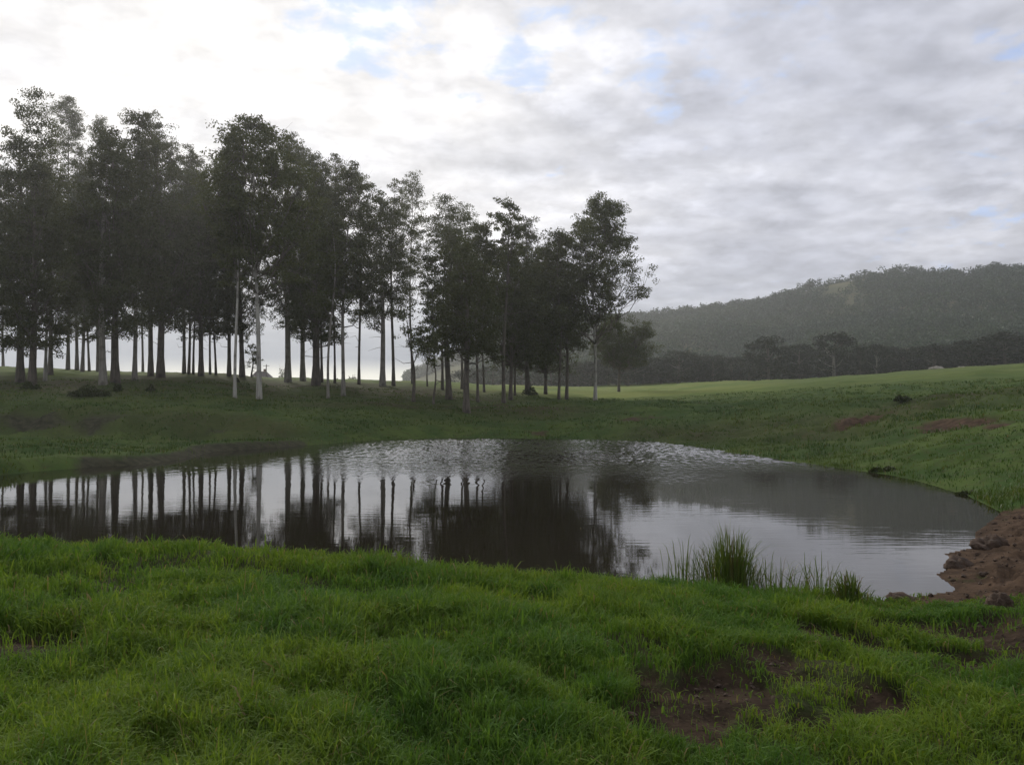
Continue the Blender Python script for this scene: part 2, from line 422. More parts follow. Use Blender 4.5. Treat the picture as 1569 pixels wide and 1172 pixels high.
def bark_mat(name, c1, c2, c3):
    m, t = new_mat(name)
    tc = t.n('ShaderNodeTexCoord').outputs['Object']
    mp = t.n('ShaderNodeMapping', {'Vector': tc, 'Scale': (5, 5, 0.55)}).outputs[0]
    n = t.noise(mp, 1.6, 6, 0.6, 0.4)
    n2 = t.noise(tc, 1.1, 4)
    col = t.mix(t.ss(n, 0.35, 0.65), c1, c2)
    col = t.mix(t.ss(n2, 0.52, 0.68), col, c3)
    bmp = t.n('ShaderNodeBump', {'Height': n, 'Strength': 0.6, 'Distance': 0.04})
    finish(t, t.n('ShaderNodeBsdfPrincipled', {'Base Color': col, 'Roughness': 0.85, 'Normal': bmp}))
    return m
M_BARK = bark_mat('dark_bark', (0.075, 0.063, 0.048), (0.14, 0.12, 0.095), (0.05, 0.043, 0.036))
M_BARK_P = bark_mat('pale_bark', (0.30, 0.285, 0.25), (0.46, 0.44, 0.39), (0.19, 0.175, 0.15))
M_BARK_G = bark_mat('grey_bark', (0.19, 0.175, 0.145), (0.30, 0.28, 0.24), (0.12, 0.108, 0.088))

def ground_mat(name, hill=False):
    m, t = new_mat(name)
    pos = t.n('ShaderNodeNewGeometry').outputs['Position']
    dirt = t.n('ShaderNodeAttribute', attribute_name='dirt').outputs['Fac']
    past = t.n('ShaderNodeAttribute', attribute_name='backlit_pasture').outputs['Fac']
    litter_shade = t.n('ShaderNodeAttribute', attribute_name='litter_shade').outputs['Fac']
    n1 = t.noise(pos, 0.35, 6, 0.6)
    n2 = t.noise(pos, 3.0, 5, 0.6)
    n3 = t.noise(pos, 22.0, 4, 0.6)
    g = t.mix(t.ss(n1, 0.38, 0.62), (0.048, 0.086, 0.022), (0.082, 0.120, 0.030))
    g = t.mix(t.m('MULTIPLY', t.ss(n2, 0.45, 0.7), 0.6), g, (0.060, 0.062, 0.026))
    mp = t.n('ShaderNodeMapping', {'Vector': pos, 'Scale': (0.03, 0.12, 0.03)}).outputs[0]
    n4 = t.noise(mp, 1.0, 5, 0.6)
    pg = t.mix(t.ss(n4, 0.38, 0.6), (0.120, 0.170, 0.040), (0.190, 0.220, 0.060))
    yy_ = t.n('ShaderNodeSeparateXYZ', {0: pos}).outputs[1]
    g = t.mix(t.ss(yy_, 8.0, 10.5, 0.75, 0.0), g, t.mix(t.ss(n2, 0.35, 0.65), (0.030, 0.028, 0.015), (0.050, 0.045, 0.022)))
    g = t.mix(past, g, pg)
    g = t.mix(litter_shade, g, t.mix(t.ss(n2, 0.35, 0.65), (0.070, 0.055, 0.032), (0.055, 0.065, 0.026)))
    soil = t.mix(t.ss(n2, 0.35, 0.65), (0.048, 0.032, 0.021), (0.100, 0.066, 0.043))
    soil = t.mix(t.ss(n3, 0.58, 0.72), soil, (0.15, 0.10, 0.068))
    soil = t.mix(t.ss(n3, 0.40, 0.28), soil, (0.06, 0.038, 0.026))
    far = t.n('ShaderNodeSeparateXYZ', {0: pos}).outputs[1]
    grey = t.mix(1.0, soil, (0.55, 0.58, 0.60), 'MULTIPLY')
    soil = t.mix(t.m('MULTIPLY', t.m('LESS_THAN', far, 8.0), 0.9), soil, grey)
    xx = t.n('ShaderNodeSeparateXYZ', {0: pos}).outputs[0]
    soil = t.mix(t.m('MULTIPLY', t.m('LESS_THAN', xx, -4.0), t.m('GREATER_THAN', far, 16.0)), soil, t.mix(t.ss(n2, 0.35, 0.65), (0.036, 0.036, 0.022), (0.066, 0.064, 0.040)))
    col = t.mix(dirt, g, soil)
    if hill:
        hm = t.noise(pos, 0.02, 5, 0.6)
        col = t.mix(t.ss(hm, 0.4, 0.6), (0.070, 0.080, 0.036), (0.115, 0.115, 0.050))
    hgt = t.m('ADD', t.m('MULTIPLY', n2, 0.06), t.m('MULTIPLY', n3, 0.02))
    bmp = t.n('ShaderNodeBump', {'Height': hgt, 'Strength': 0.9, 'Distance': 1.0})
    finish(t, t.n('ShaderNodeBsdfPrincipled', {'Base Color': col, 'Roughness': 0.9, 'Specular IOR Level': 0.03, 'Normal': bmp}))
    return m
M_GROUND = ground_mat('pasture_ground')
M_HILL = ground_mat('hill_ground', True)

def water_mat():
    m, t = new_mat('muddy_water')
    pos = t.n('ShaderNodeNewGeometry').outputs['Position']
    sp = t.n('ShaderNodeSeparateXYZ', {0: pos})
    x, y = sp.outputs[0], sp.outputs[1]
    wob = t.noise(t.n('ShaderNodeMapping', {'Vector': pos, 'Scale': (0.12, 0.05, 1)}).outputs[0], 1.0, 3)
    # a breeze ruffles the far end of the pond
    yy = t.m('ADD', y, t.lin(wob, 0, 1, -8, 8))
    ruf = t.ss(yy, 21.5, 28.0)
    rufx = t.ss(t.m('DIVIDE', x, y), -0.30, -0.12)
    ruf = t.m('MULTIPLY', ruf, t.lin(rufx, 0, 1, 0.10, 1.0))
    mpa = t.n('ShaderNodeMapping', {'Vector': pos, 'Scale': (5.5, 1.6, 1)}).outputs[0]
    wa = t.noise(mpa, 1.25, 3, 0.55, 0.6)
    mpb = t.n('ShaderNodeMapping', {'Vector': pos, 'Scale': (0.55, 2.6, 1)}).outputs[0]
    wb = t.noise(mpb, 2.0, 3, 0.5)
    calm = t.m('MULTIPLY', wb, 0.0016)
    nw = t.noise(pos, 0.35, 2)
    calm = t.m('MULTIPLY', calm, t.ss(nw, 0.35, 0.65, 0.3, 1.6))
    h = t.m('ADD', t.m('MULTIPLY', t.m('MULTIPLY', wa, ruf), 0.02), calm)
    bmp = t.n('ShaderNodeBump', {'Height': h, 'Strength': 1.0, 'Distance': 1.0})
    finish(t, t.n('ShaderNodeBsdfPrincipled', {'Base Color': (0.018, 0.014, 0.008, 1), 'Roughness': 0.02, 'IOR': 1.33, 'Normal': bmp}))
    return m
M_WATER = water_mat()

# ------------------------------------------------------------------ ground sheet and hill
ang = np.concatenate([np.arange(-180, -44, 2.0), np.arange(-44, -36, .4), np.arange(-36, 36, 0.1), np.arange(36, 44, .4), np.arange(44, 180, 2.0)])
ang = np.radians(ang)
rad = np.concatenate([[0.0, 0.5, 1.0, 1.5, 2.0, 2.5], 3.0 * 1.0108 ** np.arange(int(math.log(900 / 3.0) / math.log(1.0108)) + 1)])
NA, NR = len(ang), len(rad)
AA, RR = np.meshgrid(ang, rad)
GX = np.sin(AA) * RR; GY = np.cos(AA) * RR
GZ, GD, GDIRT, GM, GPX, GR = ground(GX, GY, True)
past = sst(GR, 78, 108) * sst(GPX, 560, 800) * (GY > 0)  # lighter field grass: the brightness of backlight is put into the colour
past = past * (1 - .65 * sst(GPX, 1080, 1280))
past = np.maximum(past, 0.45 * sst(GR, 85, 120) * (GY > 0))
litter_shade = np.exp(-((GR - 88) / 26) ** 2) * (1 - sst(GPX, 640, 900)) * (GY > 0)  # leaf litter plus the trees' shadow band, painted into the ground colour
litter_shade = np.maximum(litter_shade, np.exp(-((GR - 68) / 8.5) ** 2) * sst(GPX, 380, 500) * (1 - sst(GPX, 800, 1000)) * (GY > 0))
rank_shade = np.exp(-((GY - 43 - 0.012 * np.abs(GPX - 1300)) / 6.5) ** 2) * sst(GPX, 880, 1020) * .95 + np.exp(-((GY - 45) / 3.5) ** 2) * (1 - sst(GPX, 420, 520)) * .6  # rank growth on bank faces; the left face's shade is painted in too
litter_shade = np.maximum(litter_shade, rank_shade * (GY > 0))
litter_shade = np.clip(litter_shade * (0.85 + 0.9 * fbm(GX / 5, GY / 5, 21, 3)), 0, 1)
IDX = np.arange(NA * NR).reshape(NR, NA)
nx = np.roll(IDX, -1, axis=1)
Q = np.stack([IDX[:-1], nx[:-1], nx[1:], IDX[1:]], -1)[:, :, ::-1]
SPLIT = int(np.searchsorted(rad, 300))
V = np.stack([GX, GY, GZ], -1).reshape(-1, 3)
def sheet(name, r0, r1, mat):
    a = r0 * NA; b = (r1 + 1) * NA
    q = Q[r0:r1].reshape(-1, 4) - a
    me = mesh_np(name, V[a:b], [q], mat, True, None, {'dirt': GDIRT.ravel()[a:b], 'backlit_pasture': past.ravel()[a:b], 'litter_shade': litter_shade.ravel()[a:b]})
    return tag(link(name, me), kind='structure')
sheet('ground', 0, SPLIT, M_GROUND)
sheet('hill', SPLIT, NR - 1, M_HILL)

# water surface
wx, wy = SHR[:, 0], SHR[:, 1]
cxy = SHR.mean(0)
wv = np.concatenate([[[cxy[0], cxy[1], 0]], np.c_[SHR + (SHR - cxy) / np.linalg.norm(SHR - cxy, axis=1)[:, None] * 0.0, np.zeros(len(SHR))]])
# one flat sheet reaching a little under the banks
gx0, gx1, gy0, gy1 = wx.min() - 1, wx.max() + 1, wy.min() - 1, wy.max() + 1
ux = np.arange(gx0, gx1, 0.07); uy = np.arange(gy0, gy1, 0.12)
UX, UY = np.meshgrid(ux, uy)
cxs, cys = np.arange(gx0, gx1 + .5, .5), np.arange(gy0, gy1 + .5, .5)
CXG, CYG = np.meshgrid(cxs, cys)
cd = shore_dist(CXG, CYG)
ud = cd[np.clip(((UY - gy0) / .5).round().astype(int), 0, len(cys) - 1), np.clip(((UX - gx0) / .5).round().astype(int), 0, len(cxs) - 1)]
# a breeze ruffles the far half of the pond into short steep wavelets
edge = UY + fbm(UX / 5, UY / 9, 61, 3) * 7
ruf = sst(edge, 22.5, 29) * (.12 + .88 * sst(UX / UY, -.27, -.10)) * (.55 + .9 * np.clip(fbm(UX / 3.5, UY / 8, 62, 3) + .45, 0, 1))
ruf = np.maximum(ruf, .05 * sst(UY, 14, 24))
UZ = ruf * (.036 * fbm(UX / .14, UY / .42, 63, 2) + .017 * fbm(UX / .09, UY / .35, 64, 2)) * (.45 + .55 * sst(UY, 24, 36)) * (ud < 0.1)
ii = np.arange(UX.size).reshape(UX.shape)
uq = np.stack([ii[:-1, :-1], ii[:-1, 1:], ii[1:, 1:], ii[1:, :-1]], -1)
keep = np.minimum(np.minimum(ud[:-1, :-1], ud[:-1, 1:]), np.minimum(ud[1:, 1:], ud[1:, :-1])) < 0.7
uq = uq[keep]
used, inv = np.unique(uq, return_inverse=True)
wverts = np.c_[UX.ravel()[used], UY.ravel()[used], UZ.ravel()[used]]
tag(link('water', mesh_np('water', wverts, [inv.reshape(-1, 4)], M_WATER, True)), kind='structure')

# ------------------------------------------------------------------ leaves and trees
def leaf_faces(c, L, Wd, rng, hang=0.5):
    """diamond leaves: centres (n,3)"""
    n = len(c)
    a = rng.normal(size=(n, 3)); a[:, 2] -= hang * 1.6
    a /= np.linalg.norm(a, axis=1)[:, None]
    b = np.cross(a, rng.normal(size=(n, 3))); b /= np.linalg.norm(b, axis=1)[:, None] + 1e-9
    L = np.asarray(L)[:, None]; Wd = np.asarray(Wd)[:, None]
    v = np.stack([c - a * L / 2, c + b * Wd / 2 - a * L * .06, c + a * L / 2, c - b * Wd / 2 - a * L * .06], 1).reshape(-1, 3)
    q = np.arange(4 * n).reshape(n, 4)
    return v, q

def make_tree_meshes(rng, H, cb, wl, wr, r0, kind, bark, leafm, lean=0.0, bend=0.25):
    """trunk and crown meshes of one gum; H total height, cb height where foliage begins"""
    tr = MB()
    nz = 12
    t = np.linspace(0, 1, nz)
    ph = rng.uniform(0, 6.28, 2)
    top = 0.93 * H if kind != 'small' else 0.85 * H
    tx = lean * t * top + bend * np.sin(t * 4.5 + ph[0]) * t - bend * 0.0
    ty = bend * np.sin(t * 3.7 + ph[1]) * t
    tz = t * top
    tp = np.c_[tx, ty, tz]
    trad = r0 * (1 - 0.86 * t ** 1.15) * (1 + 0.45 * np.exp(-t * H / 0.5))
    tp0 = tp.copy(); tp0[0, 2] = -0.4
    tr.tube(tp0, trad, 9)
    n_main = len(tr.q[0])
    def trunk_at(z):
        k = np.clip(z / top, 0, 1)
        return np.array([np.interp(k, t, tx), np.interp(k, t, ty), z]), float(np.interp(k, t, trad))
    dens = {'open': 1.4, 'dense': 2.25, 'pale': 2.1, 'small': 0.5}[kind]
    wm = (wl + wr) / 2
    ch = H - cb
    rc0 = np.clip((0.26 if kind == 'dense' else 0.30) * wm + 0.28, 0.4, 1.15)
    vol = PI * wm * wm * ch * 0.55
    ncl = int(np.clip(dens * 0.62 * vol / (4.19 * rc0 ** 3 * 0.6), 14, 190))
    # lobed envelope
    cl = []
    tries = 0
    ofs = rng.uniform(0, 100)
    while len(cl) < ncl and tries < 20000:
        tries += 1
        u = rng.uniform(0.02, 1) ** 0.9
        if kind == 'dense': f = (1 - u ** 3.0) ** 0.55 * (0.62 + 0.38 * min(1, u / .35))
        elif kind == 'small': f = math.sin(PI * (0.15 + 0.82 * u)) ** 0.6
        else: f = (1 - u ** 3.2) ** 0.55 * (0.50 + 0.50 * min(1, u / .45))
        az = rng.uniform(0, 2 * PI)
        lobe = 0.70 + 1.6 * float(vnoise(np.array([az * 1.1 + ofs]), np.array([u * 4.2 + ofs]), 3)[0]) + 0.28
        wx_ = (wr if math.cos(az) > 0 else wl)
        q = rng.uniform(0.15, 1) ** (0.6 if kind != 'dense' else .5)
        rr = f * min(lobe, 1.15) * q
        x = math.cos(az) * wx_ * rr; y = math.sin(az) * wm * rr
        z = cb + u * ch - rc0 * 0.5 * u
        if kind == 'dense' and u > .66 and rng.random() < .5: continue
        c, _ = trunk_at(min(z, top))
        p = np.array([c[0] + x, c[1] + y, z])
        if any(np.sum(((p - o_) / np.array([1, 1, .7])) ** 2) < (rc0 * 0.85) ** 2 for o_ in cl[-60:]) and rng.random() < 0.8: continue
        cl.append(p)
    for _ in range({'dense': 9, 'open': 5, 'pale': 6, 'small': 0}[kind]):
        az = rng.uniform(0, 2 * PI); z = cb - rng.uniform(0, .16) * cb
        c, _r = trunk_at(z); q = rng.uniform(.25, .95)
        cl.append(np.array([c[0] + math.cos(az) * wm * q, c[1] + math.sin(az) * wm * q, z]))
    cl.append(np.array([trunk_at(top)[0][0], trunk_at(top)[0][1], H - rc0 * .5]))
    cl = np.array(cl)
    # limbs
    order = rng.permutation(len(cl))
    nprim = max(5, int(len(cl) * 0.28))
    prim = []
    for k, i in enumerate(order):
        p = cl[i]
        if k < nprim or not prim:
            c, _ = trunk_at(min(p[2], top))
            hd = math.hypot(p[0] - c[0], p[1] - c[1])
            z0 = np.clip(p[2] - hd * rng.uniform(0.8, 1.7) - 0.4, cb * 0.72, top * 0.97)
            if z0 > p[2] and kind != 'small': z0 = max(p[2] - .4, cb * .6)
            a, ra = trunk_at(z0)
            rb = min(ra * 0.55, 0.03 + hd * 0.016)
        else:
            best = min(prim, key=lambda g: np.sum((g[3] - p) ** 2))
            j = rng.integers(2, 5); a = best[j]; rb = 0.022 + 0.006 * np.linalg.norm(p - a)
        mid1 = a + (p - a) * 0.35; mid2 = a + (p - a) * 0.7
        dl = np.linalg.norm(p - a)
        mid1 = mid1 + rng.normal(size=3) * dl * 0.07 - np.array([0, 0, dl * 0.05])
        mid2 = mid2 + rng.normal(size=3) * dl * 0.06 + np.array([0, 0, dl * 0.04])
        pts = np.array([a, (a + mid1) / 2 + rng.normal(size=3) * dl * .02, mid1, mid2, p])
        if k < nprim: prim.append(pts)
        tr.tube(pts, rb * np.array([1, .85, .7, .45, .2]), 5)
        for _ in range(2):
            e = p + rng.normal(size=3) * rc0 * 0.7
            tr.tube(np.array([mid2, (mid2 + e) / 2 + rng.normal(size=3) * .06, e]), rb * np.array([.4, .28, .12]), 3)
    # dead side twigs below the crown
    for _ in range(rng.integers(2, 6)):
        z0 = rng.uniform(cb * 0.45, cb); a, ra = trunk_at(z0); az = rng.uniform(0, 6.28); L = rng.uniform(.8, 2.4)
        e = a + np.array([math.cos(az) * L, math.sin(az) * L, rng.uniform(-.5, .8)])
        m_ = (a + e) / 2 + rng.normal(size=3) * .25
        tr.tube(np.array([a, m_, e]), np.array([.035, .025, .008]), 4)
    # leaves
    per = {'open': 200, 'dense': 215, 'pale': 215, 'small': 80}[kind]
    cs = []
    for p in cl:
        k = int(per * rng.uniform(.5, 1.4)); rc = rc0 * rng.uniform(0.6, 1.08)
        g = rng.normal(size=(k, 3)); g /= np.linalg.norm(g, axis=1)[:, None]
        g *= (rng.uniform(0, 1, k) ** 0.40)[:, None] * rc
        g[:, 2] *= 0.62
        sub = rng.normal(size=(5, 3)) * rc * np.array([.52, .52, .36])
        g = g * .58 + sub[rng.integers(0, 5, k)]
        cs.append(p + g)
    cs = np.concatenate(cs); n = len(cs)
    v, q = leaf_faces(cs, rng.uniform(.16, .30, n), rng.uniform(.08, .125, n), rng)
    qs = np.concatenate(tr.q)
    mi = (np.arange(len(qs)) >= n_main).astype(int)
    return mesh_np('trunk', np.concatenate(tr.v), [qs], [bark, M_BARK], True, mi), mesh_np('crown', v, [q], leafm, False)

GUMS = "gum trees of the grove on the far bank"
# photo column, base row, top row, trunk width, crown reach left / right, crown bottom row, kind, bark, lean, label
T = [
 (-30, 588, 215, 9, 46, 44, 470, 'dense', 'd', 0, "dark gum at the grove's outer end, only part of its crown inside the frame"),
 (5, 556, 262, 4, 32, 30, 490, 'open', 'd', 0, "thin dark gum hard against the photo's edge, standing far back on the rise"),
 (31, 586, 208, 13, 42, 42, 505, 'dense', 'd', 0, "thick dark gum, first of the two close stout trunks near the photo's edge"),
 (49, 590, 240, 13, 40, 44, 505, 'dense', 'd', .01, "thick dark gum, second of the two close stout trunks near the photo's edge"),
 (69, 584, 138, 5.5, 44, 34, 400, 'open', 'p', 0, "tall gum with a thin whitish pole-like trunk, highest crown of the whole grove"),
 (77, 575, 235, 8, 36, 36, 490, 'dense', 'd', 0, "dark gum directly behind the thin whitish pole-like trunk"),
 (104, 563, 148, 6, 36, 30, 430, 'open', 'd', 0, "tall dark gum whose pointed crown is second highest in the grove"),
 (118, 566, 255, 6, 34, 34, 480, 'dense', 'd', 0, "straight dark gum next to the pair of trunks that splay apart"),
 (126, 570, 290, 6, 34, 34, 490, 'dense', 'd', -.01, "dark gum, upright one of the pair of trunks that splay apart"),
 (137, 564, 240, 4, 30, 30, 480, 'open', 'd', -.05, "slim dark gum leaning away from its neighbour, tilted one of the splayed pair"),
 (150, 568, 178, 5, 24, 24, 420, 'open', 'd', 0, "slim dark gum with a small round top knob, just before the stout grey-sided trunk"),
 (158, 590, 205, 12, 46, 46, 480, 'dense', 'g', 0, "stout grey-sided gum behind the long dark brush heap"),
 (177, 587, 198, 14, 38, 44, 470, 'dense', 'd', 0, "very thick dark gum just past the stout grey-sided trunk"),
 (206, 583, 163, 8, 36, 44, 440, 'dense', 'g', 0, "tall greyish gum with lit bark flank, standing alone in a bright gap"),
 (219, 569, 250, 4, 32, 32, 480, 'open', 'd', 0, "thin dark gum squeezed between the greyish gum and a thick black pair"),
 (231, 576, 186, 9, 34, 44, 470, 'dense', 'd', 0, "dark gum, narrower trunk of the thick black pair"),
 (246, 578, 205, 13, 40, 46, 475, 'dense', 'd', .005, "dark gum, wider trunk of the thick black pair"),
 (282, 572, 222, 6, 36, 34, 470, 'dense', 'd', .01, "dark gum on the near side of a three-trunk cluster beyond the black pair"),
 (289, 573, 268, 5, 34, 34, 480, 'open', 'd', .02, "dark gum, middle stem of the three-trunk cluster beyond the black pair"),
 (296, 573, 255, 4, 30, 34, 480, 'open', 'd', .03, "dark gum, tilted outer stem of the three-trunk cluster beyond the black pair"),
 (308, 576, 262, 9, 36, 32, 480, 'dense', 'd', 0, "lone medium dark gum under the notch in the grove's skyline"),
 (322, 574, 315, 4, 28, 28, 500, 'open', 'd', 0, "thin dark gum with a low crown under the skyline notch"),
 (331, 575, 300, 4, 26, 28, 500, 'open', 'd', -.03, "thin crooked dark gum tilting beside the low thin gum"),
 (351, 577, 245, 7, 30, 30, 490, 'dense', 'd', 0, "dark gum hidden partly behind the shorter white-trunked gum"),
 (360, 609, 222, 6, 38, 34, 400, 'pale', 'p', 0, "shorter and thinner of the two white-trunked gums in front of the grove"),
 (371, 578, 210, 9, 38, 40, 480, 'dense', 'd', 0, "dark gum between the two white-trunked gums"),
 (385, 578, 508, 3, 16, 14, 560, 'small', 'd', 0, "small wispy sapling seen against bright sky between white trunk and dark gum"),
 (397, 612, 178, 9, 92, 100, 390, 'pale', 'p', 0, "tall white-trunked gum in front of the grove with a broad domed crown"),
 (441, 586, 205, 11, 40, 40, 480, 'dense', 'g', 0, "thick dark gum with fine forking side limbs, just past the tall white trunk"),
 (464, 584, 226, 9, 34, 36, 490, 'dense', 'g', -.01, "straight dark gum after the thick forking one, bright sky on both sides"),
 (484, 590, 238, 14, 38, 38, 500, 'dense', 'd', 0, "thickest dark gum in the middle of the grove"),
 (493, 586, 285, 5, 28, 30, 490, 'dense', 'd', 0, "dark gum touching the thickest middle trunk"),
 (503, 610, 330, 5, 30, 34, 440, 'open', 'g', .01, "slender gum that forks into a narrow V just above the ground"),
 (513, 587, 234, 4, 30, 34, 430, 'open', 'd', .01, "slim dark gum close beside the narrow V-forked gum"),
 (526, 606, 252, 7, 40, 44, 450, 'dense', 'g', 0, "grey gum with a kinked trunk standing forward of the middle of the grove"),
 (550, 589, 262, 5, 28, 34, 470, 'open', 'd', 0, "slim straight gum alone in the widest bright gap of the grove"),
 (586, 591, 300, 10, 36, 36, 470, 'dense', 'g', 0, "stout grey gum at the end of the widest bright gap"),
 (603, 591, 275, 6, 26, 38, 440, 'open', 'd', 0, "medium dark gum just past the stout grey gum"),
 (632, 588, 265, 4, 26, 32, 430, 'open', 'd', 0, "airy gum with a lacy crown rising behind the small twisted tree"),
 (633, 616, 468, 6, 30, 34, 535, 'small', 'd', 0, "small twisted tree with bare crooked low limbs in front of the grove"),
 (655, 592, 515, 3, 18, 18, 560, 'small', 'd', 0, "small thin nearly bare tree against the bright slope of the hill"),
 (664, 619, 505, 4, 18, 18, 555, 'small', 'd', 0, "small dark nearly bare tree just before the thick black trunks"),
 (678, 598, 302, 5, 34, 36, 430, 'open', 'd', .01, "airy gum with a flat-topped spreading crown of separate tufts"),
 (688, 612, 350, 11, 40, 40, 520, 'dense', 'd', 0, "thick black gum beside the flat-topped airy gum"),
 (708, 596, 315, 5, 34, 36, 430, 'open', 'd', 0, "slim gum half hidden behind the grove's foremost black trunk"),
 (715, 632, 372, 12, 46, 46, 530, 'dense', 'd', 0, "foremost black-trunked gum, closest of the grove to the water"),
 (732, 616, 342, 5, 34, 36, 520, 'dense', 'd', 0, "dark gum just behind and beside the foremost black trunk"),
 (742, 601, 372, 4, 36, 36, 500, 'open', 'd', 0, "thin dark gum standing over the bright field strip"),
 (772, 618, 302, 7, 22, 22, 420, 'open', 'd', .006, "gum with a narrow plume-like top poking above the dark mass"),
 (782, 612, 362, 7, 46, 46, 540, 'dense', 'd', 0, "dark bushy gum close beside the plume-topped one"),
 (789, 606, 400, 4, 40, 44, 545, 'dense', 'd', .02, "thin tilted dark gum behind the bushy one"),
 (809, 604, 330, 9, 32, 34, 555, 'dense', 'd', 0, "dark gum whose rounded top makes the second point past the plume"),
 (836, 604, 378, 6, 42, 42, 560, 'dense', 'd', 0, "low crowned dark gum filling the grove before the last paired trunks"),
 (856, 612, 350, 5, 36, 34, 520, 'dense', 'd', 0, "dark gum, first of the paired trunks standing on the pale field strip"),
 (868, 612, 360, 6, 38, 40, 520, 'dense', 'd', 0, "dark gum, second of the paired trunks standing on the pale field strip"),
 (912, 614, 301, 6, 64, 106, 495, 'pale', 'p', 0, "tall spreading gum with a thin pale trunk at the grove's end toward the hill"),
 (948, 596, 478, 5, 36, 50, 552, 'dense', 'd', .01, "low dark tree under the tall spreading gum at the grove's end"),
]
BK = {'d': M_BARK, 'p': M_BARK_P, 'g': M_BARK_G}
for i, (px, by, ty, tw, cl_, cr_, cby, kind, bark, lean, lab) in enumerate(T):
    rng = np.random.default_rng(100 + i)
    x, y, z = ray_ground(px, by)
    k = y / F
    H = ZC + (HY - ty) * k - z
    cb = ZC + (HY - cby) * k - z
    if kind == 'dense': cl_ *= 1.22; cr_ *= 1.22; cb -= (12 if cby < 510 else 0) * k
    if kind == 'open': cl_ *= 1.2; cr_ *= 1.2
    tm, cm = make_tree_meshes(rng, H, max(cb, H * .12), cl_ * k, cr_ * k, tw * k * 0.5 * 0.84, kind, BK[bark], M_LEAF if kind in ('open', 'pale', 'small') else M_LEAF_D, lean + rng.normal() * .011, rng.uniform(.25, .6))
    root = bpy.data.objects.new('gum_tree', None)
    COL.objects.link(root)
    root.location = (x, y, z)
    tag(root, lab, 'tree', GUMS)
    link('trunk', tm, root)
    link('crown', cm, root)

# ------------------------------------------------------------------ tree belt along the far field
def belt_meshes(rng, n):
    tr = MB()
    tr.tube([(0, 0, -.05), (.005, 0, .2), (0, .01, .5), (.01, 0, .8)], [.032, .024, .018, .006], 7)
    cs = []
    ncl = 46
    for k in range(ncl):
        u = rng.uniform(0, 1); az = rng.uniform(0, 6.28)
        f = math.sin(PI * (0.12 + 0.85 * u)) ** 0.6
        q = rng.uniform(.3, 1) ** .6 * rng.uniform(.8, 1.12)
        p = np.array([math.cos(az) * f * q * .5, math.sin(az) * f * q * .5, .14 + u * .8])
        if k % 3 == 0:
            a = np.array([0, 0, max(.15, p[2] - .22)])
            tr.tube([a, (a + p) / 2 - np.array([0, 0, .02]), p], [.011, .008, .003], 4)
        m = int(n / ncl * rng.uniform(.6, 1.4))
        g = rng.normal(size=(m, 3)); g /= np.linalg.norm(g, axis=1)[:, None]; g *= (rng.uniform(0, 1, m) ** .4)[:, None] * .135 * rng.uniform(.7, 1.3)
        g[:, 2] *= .75
        cs.append(p + g)
    cs = np.concatenate(cs)
    v, q = leaf_faces(cs, rng.uniform(.035, .06, len(cs)), rng.uniform(.02, .034, len(cs)), rng, .3)
    return tr, mesh_np('crown', v, [q], M_LEAF_FAR, False)
PROTO = []
for k in range(4):
    tr, cm = belt_meshes(np.random.default_rng(900 + k), 3600)
    PROTO.append((tr.mesh('trunk', M_BARK), tr.mesh('trunk', M_BARK_G), cm))
BELT = "trees in the belt behind the far field"
B = [ # px, top row, half width, distance, pale trunk, label
 (1177, 518, 46, 205, 0, "broad dark tree with a black trunk standing before the belt on the field's edge"),
 (1278, 511, 46, 200, 1, "highest rounded tree of the belt, with a pale trunk foot on the field's edge"),
 (1343, 528, 24, 190, 1, "slim greyish tree with a pale trunk on the field's edge"),
 (962, 536, 44, 225, 0, "dark rounded tree, first dome of the belt past the tall spreading gum"),
 (1040, 538, 50, 225, 0, "dark rounded tree, second and widest dome of the belt past the spreading gum"),
 (1092, 548, 30, 222, 0, "lower dark tree on the shoulder of the widest dome in the belt"),
 (1225, 528, 40, 215, 0, "dark tree filling the gap between the black-trunked and the highest belt tree"),
 (1318, 532, 36, 212, 0, "dark tree between the highest belt tree and the slim greyish one"),
 (1384, 538, 36, 200, 0, "dark tree just past the slim greyish tree of the belt"),
 (1432, 528, 42, 195, 0, "dark tree above the pale stones at the field's edge"),
 (1484, 522, 46, 190, 0, "dark spreading tree on the rise between the stones and the photo's edge"),
 (1540, 508, 50, 186, 0, "tall dark belt tree next to the photo's edge"),
]
for px, ty, hw, y in [(1600, 505, 52, 185), (1135, 553, 32, 235), (1000, 552, 38, 245), (925, 552, 36, 240), (885, 556, 36, 240), (845, 558, 34, 245), (800, 560, 36, 250), (755, 562, 34, 250), (715, 566, 30, 255),
                      (1255, 535, 40, 230), (1355, 540, 40, 225), (1410, 536, 40, 222), (1460, 530, 40, 218), (1512, 524, 44, 214), (1065, 552, 36, 242), (1195, 532, 38, 232), (1570, 520, 44, 210)] + [(p, 548 - 0.055 * max(0, p - 1150) + (p * 7 % 11) - 5, 30, 236 - .05 * max(0, p - 1000)) for p in range(905, 1640, 27)]:
    B.append((px, ty, hw, y, 0, "dark bushy belt tree merged into the row behind the field"))
for i, (px, ty, hw, y, pale, lab) in enumerate(B):
    x = pix_xy(px, y)
    z = float(ground(np.array([x]), np.array([float(y)]))[0])
    H = ZC + (HY - ty) / F * y - z
    root = bpy.data.objects.new('belt_tree', None)
    COL.objects.link(root)
    root.location = (x, y, z - .1)
    root.rotation_euler = (0, 0, i * 2.3)
    s = hw / F * y * 2.05
    root.scale = (s, s, H * 1.02)
    tag(root, lab, 'tree', BELT)
    p = PROTO[i % 4]
    link('trunk', p[1] if pale else p[0], root)
    link('crown', p[2], root)

